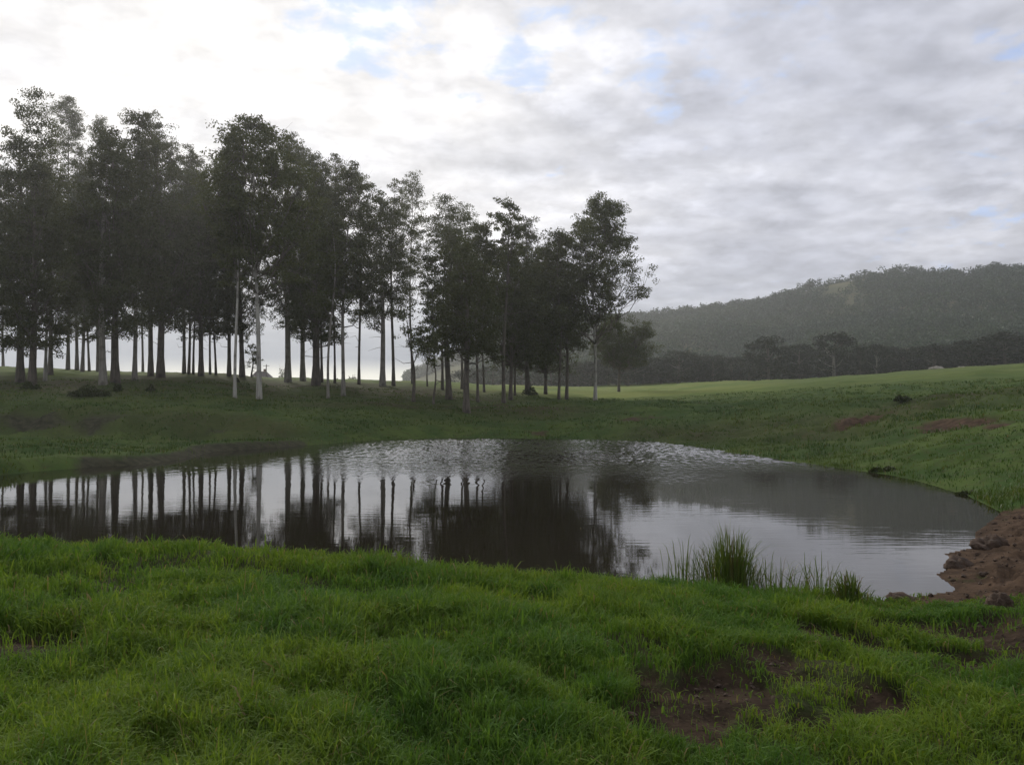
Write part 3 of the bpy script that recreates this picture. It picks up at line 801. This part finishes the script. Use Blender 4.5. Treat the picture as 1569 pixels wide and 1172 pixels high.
# ------------------------------------------------------------------ forest on the hill (uncountable)
rng = np.random.default_rng(55)
n = 48000
hr = np.sqrt(rng.uniform(300 ** 2, 720 ** 2, n)); ha = rng.uniform(math.radians(-14), math.radians(41), n)
hx = np.sin(ha) * hr; hy = np.cos(ha) * hr
clear = fbm(hx / 70, hy / 70, 91, 3)
hpx = CX + F * np.tan(ha)
hz = ground(hx, hy)
hpy = HY - (hz - ZC) / hy * F
patch = .6 * np.exp(-((hpx - 1300) / 50) ** 2 - ((hpy - 452) / 12) ** 2)
ok = (clear + rng.normal(size=n) * .14 - patch * .55 > -0.36) & (hpx > 622) & ((hpx > 720) | (hr > 560)) & (hpy < 600) & (rng.random(n) < np.where(hr > 560, .9, .62)) & ((hz > 8) | (hr < 420))
hx, hy, hz, hr = hx[ok][:12000], hy[ok][:12000], hz[ok][:12000], hr[ok][:12000]
m = len(hx)
per = 58
th = rng.uniform(4.5, 9.0, m) * (1 - .25 * (rng.random(m) < .3)); tw_ = rng.uniform(2.2, 4.2, m)
g = rng.normal(size=(m, per, 3)); g /= np.linalg.norm(g, axis=2)[..., None]; g *= (rng.uniform(0, 1, (m, per)) ** .4)[..., None]
g[..., 2] = np.abs(g[..., 2]) ** 0.8 * np.sign(g[..., 2])
cc = np.stack([hx[:, None] + g[..., 0] * tw_[:, None], hy[:, None] + g[..., 1] * tw_[:, None], hz[:, None] + th[:, None] * (.56 + .42 * g[..., 2])], -1).reshape(-1, 3)
v, q = leaf_faces(cc, rng.uniform(.9, 1.7, len(cc)), rng.uniform(.6, 1.05, len(cc)), rng, .2)
fo = link('hillside_forest', mesh_np('hillside_forest', v, [q], M_LEAF_HILL, False))
tag(fo, 'hazy grey-green forest covering the long hill behind the field', 'forest', kind='stuff')

# ------------------------------------------------------------------ grass
def blades(P, h, wd, az, lean, rng, mat, name):
    n = len(P)
    dx = np.stack([np.cos(az), np.sin(az), np.zeros(n)], -1)
    sx = np.stack([-np.sin(az + rng.normal(size=n) * .9), np.cos(az + rng.normal(size=n) * .9), np.zeros(n)], -1)
    h = h[:, None]; wd = wd[:, None]; lean = lean[:, None]
    up = np.array([0, 0, 1.0])
    p0 = P - up * 0.02
    p1 = P + up * h * .5 + dx * h * lean * .22
    p2 = P + up * h * (.86 - .18 * lean) + dx * h * lean * .62
    p3 = P + up * h * (1.0 - .42 * lean) + dx * h * lean * 1.05
    v = np.stack([p0 - sx * wd * .4, p0 + sx * wd * .4, p1 - sx * wd * .5, p1 + sx * wd * .5, p2 - sx * wd * .32, p2 + sx * wd * .32, p3], 1).reshape(-1, 3)
    b = np.arange(n)[:, None] * 7
    q = np.concatenate([b + np.array([[0, 1, 3, 2]]), b + np.array([[2, 3, 5, 4]])])
    t = b + np.array([[4, 5, 6]])
    return mesh_np(name, v, [q, t], mat, True)

rng = np.random.default_rng(21)
n = 560000
r0, r1 = 2.4, 15.0
e = 0.42                       # density falls with r^-(2-e)
u = rng.random(n)
rr = (r0 ** e + u * (r1 ** e - r0 ** e)) ** (1 / e)
aa = rng.uniform(-.68, .68, n)
# blades grow in tufts
tuft = rng.integers(0, n // 7, n)
rr = rr[tuft] * (1 + 0)
aa = aa[tuft]
X = np.sin(aa) * rr + rng.normal(size=n) * .030 * np.maximum(1, rr / 5); Y = np.cos(aa) * rr + rng.normal(size=n) * .030 * np.maximum(1, rr / 5)
Z, d, dirt, mound, px_, r_ = ground(X, Y, True)
cl1 = fbm(X / .7, Y / .7, 40, 3); cl2 = fbm(X / .25, Y / .25, 41, 2); cl3 = fbm(X / 1.8, Y / 1.8, 46, 3)
keepp = 1.0 - 0.93 * dirt
keepp *= 1 - .5 * sst(px_ + 260 * cl3, 980, 1150) * (1 - sst(Y, 5.6, 7.4))
keepp *= np.clip(1.0 + 1.1 * np.minimum(cl1 + .12, 0) * 2 + .9 * np.minimum(cl3 + .1, 0), .40, 1)
ok = (d > 0.02) & (rng.random(n) < keepp) & (mound < .35) & (Y < 14)
# trampled, short turf around the bare ground
tr_ = np.clip(sst(px_, 950, 1150) * (1 - sst(Y, 6.6, 8.2)) * .8, 0, 1)
tr_ = np.maximum(tr_, 1.6 * sst(px_, 1310, 1370) * sst(Y, 7.3, 8.2))
hh = rng.uniform(.06, .165, n) * (1 + .8 * cl1 + .7 * cl2 + .3 * cl3) * (1 - .35 * dirt) * (1 - .30 * tr_) * np.where(rng.random(n) < .06, 1.35, 1)
hh = np.clip(hh, .03, .30)
wd = .0043 * (np.maximum(rr, 3.5) / 4) ** .75 * rng.uniform(.7, 1.5, n)
wd *= np.where(rng.random(n) < .035, 2.1, 1.0)
tz_az = rng.random(n // 7 + 1)[tuft] * 6.28
az = np.where(rng.random(n) < .6, tz_az + rng.normal(size=n) * .7, rng.uniform(0, 6.28, n)) + fbm(X / 1.2, Y / 1.2, 42, 2) * 2
lean = np.clip(rng.uniform(.15, 1.0, n) + .3 * tr_ + rng.normal(size=n) * .1, .05, 1.25)
sel = np.nonzero(ok)[0]
P3 = np.stack([X, Y, Z], -1)
go = link('grass', blades(P3[sel], hh[sel], wd[sel], az[sel], lean[sel], rng, M_GRASS, 'grass'))
tag(go, 'lush tufty green grass covering the near bank of the pond', 'grass', kind='stuff')

rng = np.random.default_rng(22)
n = 260000
rr = np.exp(rng.uniform(math.log(14), math.log(95), n)); aa = rng.uniform(-.72, .72, n)
tuft = rng.integers(0, n // 6, n)
rr = rr[tuft]; aa = aa[tuft]
X = np.sin(aa) * rr + rng.normal(size=n) * .10; Y = np.cos(aa) * rr + rng.normal(size=n) * .10
Z, d, dirt, mound, px_, r_ = ground(X, Y, True)
c1 = fbm(X / 3, Y / 3, 43, 3); c2 = fbm(X / 9, Y / 9, 44, 3)
ok = (d > 0.05) & (rng.random(n) > dirt * .93) & (rng.random(n) < .75 + c1 * 1.1) & (mound < .3)
hh = np.clip(rng.uniform(.07, .17, n) * (1 + .8 * c1 + .7 * c2), .05, .45)
wd = rng.uniform(.012, .026, n) * (rr / 30) ** .8
sel = np.nonzero(ok)[0]
P3 = np.stack([X, Y, Z], -1)
go = link('bank_grass', blades(P3[sel], hh[sel], wd[sel], rng.uniform(0, 6.28, n)[sel], rng.uniform(.2, 1.1, n)[sel], rng, M_BANKGRASS, 'bank_grass'))
tag(go, 'rough darker grass covering the slopes across the pond', 'grass', kind='stuff')

# ------------------------------------------------------------------ reeds and sedges at the near shore
def reed_mesh(rng, stems, sx, sy, h0, h1, wd, lean=.25, name='reed_clump', mat=None, pw=1.0):
    px = rng.normal(size=stems) * sx; py = rng.normal(size=stems) * sy
    h = rng.uniform(h0, h1, stems) * (1 - .35 * np.clip(np.abs(px) / (sx * 2.4), 0, 1))
    az = np.where(px > 0, 0, PI) + rng.normal(size=stems) * 1.2
    ln = np.clip(np.abs(px) / (sx * 3) * lean * 2 + rng.uniform(0, lean, stems), 0, .9)
    kink = rng.random(stems) < .12
    ln = np.where(kink, ln + .5, ln)
    P = np.stack([px, py, np.zeros(stems)], -1)
    return blades(P, h, np.full(stems, wd) * rng.uniform(.7, 1.3, stems), az, ln, rng, mat or M_REED, name)
def place_plant(name, me, px, py, lab, cat, group=None, dz=-.02, yy=None):
    if cat in ('reeds', 'sedge'): yy = ZC * F / (py - HY) * .985; dz = .0
    if yy is None: x, y, z = ray_ground(px, py, hi=60)
    else:
        y = yy; x = pix_xy(px, y); z = float(ground(np.array([x]), np.array([y]))[0])
    return tag(link(name, me, None, (x, y, z + dz)), lab, cat, group)
R_ = np.random.default_rng
G = "reeds and sedges on the near shore"
place_plant('reed_clump', reed_mesh(R_(1), 620, .16, .12, .50, 1.0, .0075, .17), 1118, 897, "thick tall green reed clump standing at the water's edge", 'reeds', G)
place_plant('reed_clump', reed_mesh(R_(2), 70, .15, .10, .35, .85, .0085, .20), 1052, 893, "sparse reed stems beside the thick clump, on its side toward the grove", 'reeds', G)
place_plant('reed_clump', reed_mesh(R_(3), 90, .19, .10, .28, .68, .0085, .28), 1185, 900, "thin scatter of short reeds beside the thick clump, toward the earth mound", 'reeds', G)
place_plant('reed_clump', reed_mesh(R_(4), 70, .15, .08, .30, .66, .0085, .38), 1255, 908, "dry crooked reeds between the thin scatter and the small green sedge tuft", 'reeds', G)
place_plant('sedge_tuft', reed_mesh(R_(5), 150, .08, .06, .26, .42, .010, .33), 1302, 921, "small bright green sedge tuft at the water's edge", 'sedge', G)
place_plant('water_weed', reed_mesh(R_(6), 16, .09, .04, .05, .13, .010, .8, mat=M_BUSH), 1412, 858, "small dark weed poking out of the open water near the earth mound", 'weed', None, 0.0)
# dry seed stalks against the dark water
def stalk(rng, h, lean):
    m = MB(); b = lean * h
    pts = [(0, 0, -.02), (b * .2, 0, h * .45), (b * .6, 0, h * .8), (b, 0.01, h)]
    m.tube(pts, [.0035, .003, .0022, .001], 4)
    for k in range(7):
        t = .74 + k * .04; p = np.array([b * (.45 + k * .08), 0, h * t]); e = p + np.array([rng.normal() * .012, rng.normal() * .012, .035])
        m.tube([p, (p + e) / 2 + rng.normal(size=3) * .004, e], [.002, .004, .0008], 4)
    return m.mesh('seed_stalk', M_STRAW)
for px, py, hpx, ln, lab in ((716, 868, 52, .55, "thin dry seed stalk tilting over the bank, by the middle of the near shore"), (748, 866, 50, .02, "upright faint seed stalk near the tilted one"),
                             (872, 878, 72, .25, "taller of the two close seed stalks over dark water"), (884, 878, 60, .30, "shorter of the two close seed stalks over dark water"),
                             (900, 884, 40, .6, "short strongly bent seed stalk beside the close pair"), (240, 1112, 42, .05, "single whitish stalk standing in a dark hollow of the near grass")):
    x, y, z = ray_ground(px, py + 6, hi=30)
    place_plant('seed_stalk', stalk(R_(px), hpx / F * y + .05, ln), px, py + 6, lab, 'grass stalk', 'dry seed stalks in the near grass')

# ------------------------------------------------------------------ shrubs and tussocks on the banks
def bush_mesh(rng, wpx, hpx, y, n=900, leaf=1.0):
    a = wpx / F * y / 2; h = hpx / F * y
    g = rng.normal(size=(n, 3)); g /= np.linalg.norm(g, axis=1)[:, None]; g *= (rng.uniform(0, 1, n) ** .35)[:, None]
    lobes = .75 + .5 * np.sin(g[:, 0] * 6 + rng.uniform(0, 6)) * .5 + rng.normal(size=n) * .08
    c = np.c_[g[:, 0] * a, g[:, 1] * a * .6, np.abs(g[:, 2]) * h * lobes]
    v, q = leaf_faces(c, rng.uniform(.14, .30, n) * leaf, rng.uniform(.06, .12, n) * leaf, rng, -.4)
    m = MB()
    for k in range(9):
        e = np.array([rng.uniform(-.8, .8) * a, rng.uniform(-.4, .4) * a, h * rng.uniform(.6, 1.05)])
        b0 = np.array([e[0] * .3, e[1] * .3, -.1])
        m.tube([b0, (b0 + e) / 2 + rng.normal(size=3) * .08, e], [.025, .018, .006], 4)
    vv = np.concatenate(m.v); qq = np.concatenate(m.q)
    mi = np.concatenate([np.zeros(len(q), int), np.ones(len(qq), int)])
    return mesh_np('shrub', np.concatenate([v, vv]), [np.concatenate([q, qq + len(v)])], [M_BUSH, M_BARK], False, mi)
SG = "low dark shrubs on the slopes round the pond"
for k, (px, py, wp, hp, lab) in enumerate([(136, 607, 68, 18, "long low brush heap in front of the stout grey-sided gum"), (46, 597, 32, 14, "small dark shrub below the two stout trunks near the photo's edge"),
        (180, 600, 14, 15, "narrow dark shrub just past the long brush heap"), (231, 601, 18, 13, "small dark shrub below the thick black pair of gums"), (362, 586, 10, 8, "tiny dark shrub at the foot of the white trunks"),
        (1383, 616, 28, 10, "round dark shrub alone on the grassy slope below the slim greyish tree"),
        (1355, 722, 46, 9, "flat dark tussock near the pond's curved shore"), (1476, 758, 26, 7, "small flat dark tussock beside the muddy cove"),
        (812, 606, 26, 16, "dark shrub at the foot of the gum on the pale field strip")]):
    x, y, z = ray_ground(px, py, hi=120)
    me = bush_mesh(R_(300 + k), wp, hp, y, 1100 if wp > 40 else 500, np.clip(y / 60, .45, 1.2))
    tag(link('shrub', me, None, (x, y, z - .03)), lab, 'shrub', SG)

# ------------------------------------------------------------------ earth clods and stones
def clod_mesh(rng, sx, sy, sz, mat):
    import bmesh
    bm = bmesh.new()
    bmesh.ops.create_icosphere(bm, subdivisions=4, radius=1.0)
    o = rng.uniform(0, 50, 3)
    for v in bm.verts:
        p = np.array(v.co); q = p * 1.6 + o
        d = float(fbm(np.array([q[0] + q[2] * .7]), np.array([q[1] - q[2] * .6]), 5, 4)[0]) * .7
        d2 = float(fbm(np.array([q[0] * 4 + q[2]]), np.array([q[1] * 4 - q[2] * 2]), 6, 2)[0]) * .30
        f = 1 + d + d2
        v.co = (p[0] * f * sx, p[1] * f * sy, (max(p[2], -.5)) * f * sz)
    me = bpy.data.meshes.new('clod')
    bm.to_mesh(me); bm.free()
    me.materials.append(mat)
    for p in me.polygons: p.use_smooth = True
    return me
def soil_mat():
    m, t = new_mat('dug_soil')
    pos = t.n('ShaderNodeNewGeometry').outputs['Position']
    n = t.noise(pos, 6, 6, .65); n2 = t.noise(pos, 40, 3)
    col = t.mix(t.ss(n, .35, .65), (.050, .032, .020), (.100, .064, .041))
    bmp = t.n('ShaderNodeBump', {'Height': t.m('ADD', t.m('MULTIPLY', n, .05), t.m('MULTIPLY', n2, .012)), 'Strength': 1.0, 'Distance': 1.0})
    finish(t, t.n('ShaderNodeBsdfPrincipled', {'Base Color': col, 'Roughness': .9, 'Normal': bmp}))
    return m
M_SOIL = soil_mat()
CG = "clods of dug earth on the mound"
for k, (px, py, wp, hp, lab) in enumerate([(1514, 838, 64, 30, "biggest dark clod, uppermost on the earth mound"), (1470, 868, 56, 28, "rounded clod jutting over the water from the mound"), (1532, 925, 42, 26, "dark clod at the foot of the mound near the grass"),
        (1507, 882, 18, 8, "small clod in the middle of the mound below the jutting one")]):
    x, y, z = ray_ground(px, py, hi=30)
    a = wp / F * y / 2 * .8
    tag(link('soil_clod', clod_mesh(R_(400 + k), a * .85, a * .8, hp / F * y * .55, M_SOIL), None, (x, y, z - hp / F * y * .03)), lab, 'clod', CG)
def crumbs():
    rng = R_(77)
    cp, sz = [], []
    n = 9000
    px = rng.uniform(900, 1760, n); Y = rng.uniform(3.6, 16.5, n)
    X = (px - CX) / F * Y
    Z, d, dirt, mound, p_, r_ = ground(X, Y, True)
    ok = (dirt > .45) & (d > .05) & (rng.random(n) < np.where(mound > .4, .40, .50))
    X, Y, Z = X[ok], Y[ok], Z[ok]; n = len(X)
    s = .004 + .022 * rng.random(n) ** 6 + .004 * rng.random(n)
    s = s * np.where(Y > 8, 1.6, 1.0)
    base = np.array([(1, 0, 0), (0, 1, 0), (-1, 0, 0), (0, -1, 0), (0, 0, 1), (0, 0, -1), (.6, .6, .5), (-.6, .6, .5), (-.6, -.6, .5), (.6, -.6, .5)], float)
    f = np.array([(6, 0, 9), (6, 9, 4), (6, 4, 7), (6, 7, 1), (6, 1, 0), (7, 4, 8), (7, 8, 2), (7, 2, 1), (8, 4, 9), (8, 9, 3), (8, 3, 2), (9, 0, 3), (5, 0, 1), (5, 1, 2), (5, 2, 3), (5, 3, 0)])
    v = base[None] * (1 + rng.normal(size=(n, 10, 1)) * .22) * (s[:, None] * rng.uniform(.6, 1.3, (n, 3)))[:, None, :]
    a = rng.uniform(0, 6.28, n); c, sn = np.cos(a)[:, None], np.sin(a)[:, None]
    v = np.stack([v[..., 0] * c - v[..., 1] * sn, v[..., 0] * sn + v[..., 1] * c, v[..., 2]], -1) + np.stack([X, Y, Z + s * .2], -1)[:, None, :]
    ff = (np.arange(n)[:, None, None] * 10 + f[None]).reshape(-1, 3)
    tag(link('soil_crumbs', mesh_np('soil_crumbs', v.reshape(-1, 3), [ff], M_SOIL, False)), 'loose brown crumbs and pebbles of earth strewn over the bare ground', 'earth crumbs', kind='stuff')
crumbs()
def moss_lump():
    x, y, z = ray_ground(1382, 922, hi=30)
    tag(link('mud_lump', clod_mesh(R_(450), .15, .09, .05, M_SOIL), None, (x, y + .1, .02)), "dark muddy lump with weeds lying in the shallow water's edge", 'mud lump')
moss_lump()
def stone_mat():
    m, t = new_mat('pale_stone')
    pos = t.n('ShaderNodeNewGeometry').outputs['Position']
    col = t.mix(t.noise(pos, 2.5, 5), (.24, .21, .17), (.40, .37, .31))
    finish(t, t.n('ShaderNodeBsdfPrincipled', {'Base Color': col, 'Roughness': .9}))
    return m
M_STONE = stone_mat()
for k, (px, y, wp, lab) in enumerate([(1433, 168, 20, "long pale stone at the top edge of the field under the belt"), (1473, 164, 12, "smaller pale stone at the top edge of the field, next to the long one")]):
    x = pix_xy(px, y); z = float(ground(np.array([x]), np.array([float(y)]))[0]); a = wp / F * y / 2
    tag(link('field_stone', clod_mesh(R_(470 + k), a, a * .6, a * .38, M_STONE), None, (x, y, z + a * .15)), lab, 'stone', 'pale stones in the field')

# ------------------------------------------------------------------ cottage, pole and bushes on the skyline
def flat_mat(name, c, rough=.8):
    m, t = new_mat(name)
    pos = t.n('ShaderNodeNewGeometry').outputs['Position']
    col = t.mix(t.noise(pos, 1.2, 4), tuple(x * .8 for x in c), c)
    finish(t, t.n('ShaderNodeBsdfPrincipled', {'Base Color': col, 'Roughness': rough}))
    return m
hy_ = 200.0
hx_ = pix_xy(402, hy_)
hz_ = float(ground(np.array([hx_]), np.array([hy_]))[0])
ridge_z = ZC + (HY - 569) / F * hy_
house = bpy.data.objects.new('cottage', None); COL.objects.link(house); house.location = (hx_, hy_, hz_)
tag(house, 'small dark gabled cottage on the skyline behind the tall white trunk', 'cottage')
hh_ = ridge_z - hz_; ev = hh_ - 1.5
b = MB(); b.box((-2.0, -2, -1), (1.9, 2, ev)); link('wall', b.mesh('wall', flat_mat('cottage_wall', (.20, .17, .14)), False), house)
rv = [(-2.3, -2.3, ev - .1), (2.2, -2.3, ev - .1), (2.2, 2.3, ev - .1), (-2.3, 2.3, ev - .1), (-1.6, 0, hh_), (1.0, 0, hh_)]
rf = link('roof', mesh_np('roof', rv, [np.array([(0, 1, 5, 4), (2, 3, 4, 5)]), np.array([(1, 2, 5), (3, 0, 4)]), np.array([(0, 3, 2, 1)])], flat_mat('cottage_roof', (.10, .08, .075)), False), house)
b = MB(); b.box((.35, -.25, hh_ - .7), (.8, .25, hh_ + .55)); link('chimney', b.mesh('chimney', flat_mat('chimney_brick', (.18, .11, .08)), False), rf)
b = MB()
pz = ZC + (HY - 559) / F * hy_ - hz_
b.tube([(0, 0, -1), (0, 0, pz / 2), (0.02, 0, pz)], [.13, .12, .10], 8)
b.tube([(-.75, 0, pz - .35), (0, -.02, pz - .34), (.75, 0, pz - .35)], [.06, .06, .06], 6)
pole = link('power_pole', b.mesh('power_pole', M_BARK), None, (pix_xy(408, 198), 198, float(ground(np.array([pix_xy(408, 198)]), np.array([198.0]))[0])))
tag(pole, 'thin power pole with a short crossarm beside the cottage on the skyline', 'pole')
for k, (px, ty, wp, y, lab) in enumerate([(540, 573, 18, 170, "low bush on the bright skyline between the grove's middle trunks"), (434, 556, 16, 140, "leafy sapling bush on the skyline before the thick forking gum"), (516, 580, 10, 165, "tiny low bush on the skyline by the narrow V-forked gum")]):
    x = pix_xy(px, y); z = float(ground(np.array([x]), np.array([float(y)]))[0]); h = ZC + (HY - ty) / F * y - z
    me = bush_mesh(R_(500 + k), wp, h * F / y, y, 260, 1.3)
    tag(link('shrub', me, None, (x, y, z)), lab, 'shrub', 'small bushes on the skyline')

# ------------------------------------------------------------------ damp morning air
m, t = new_mat('damp_air')
vol = t.n('ShaderNodeVolumePrincipled', {'Color': (0.96, 0.975, 1.0, 1), 'Density': 0.0004, 'Anisotropy': 0.58})
o = t.n('ShaderNodeOutputMaterial', {'Volume': vol})
b = MB(); b.box((-910, -910, -2.2), (910, 910, 150))
hz = link('haze', b.mesh('haze', m, False))
tag(hz, 'thin damp morning haze between the pond and the hill', 'haze', kind='stuff')
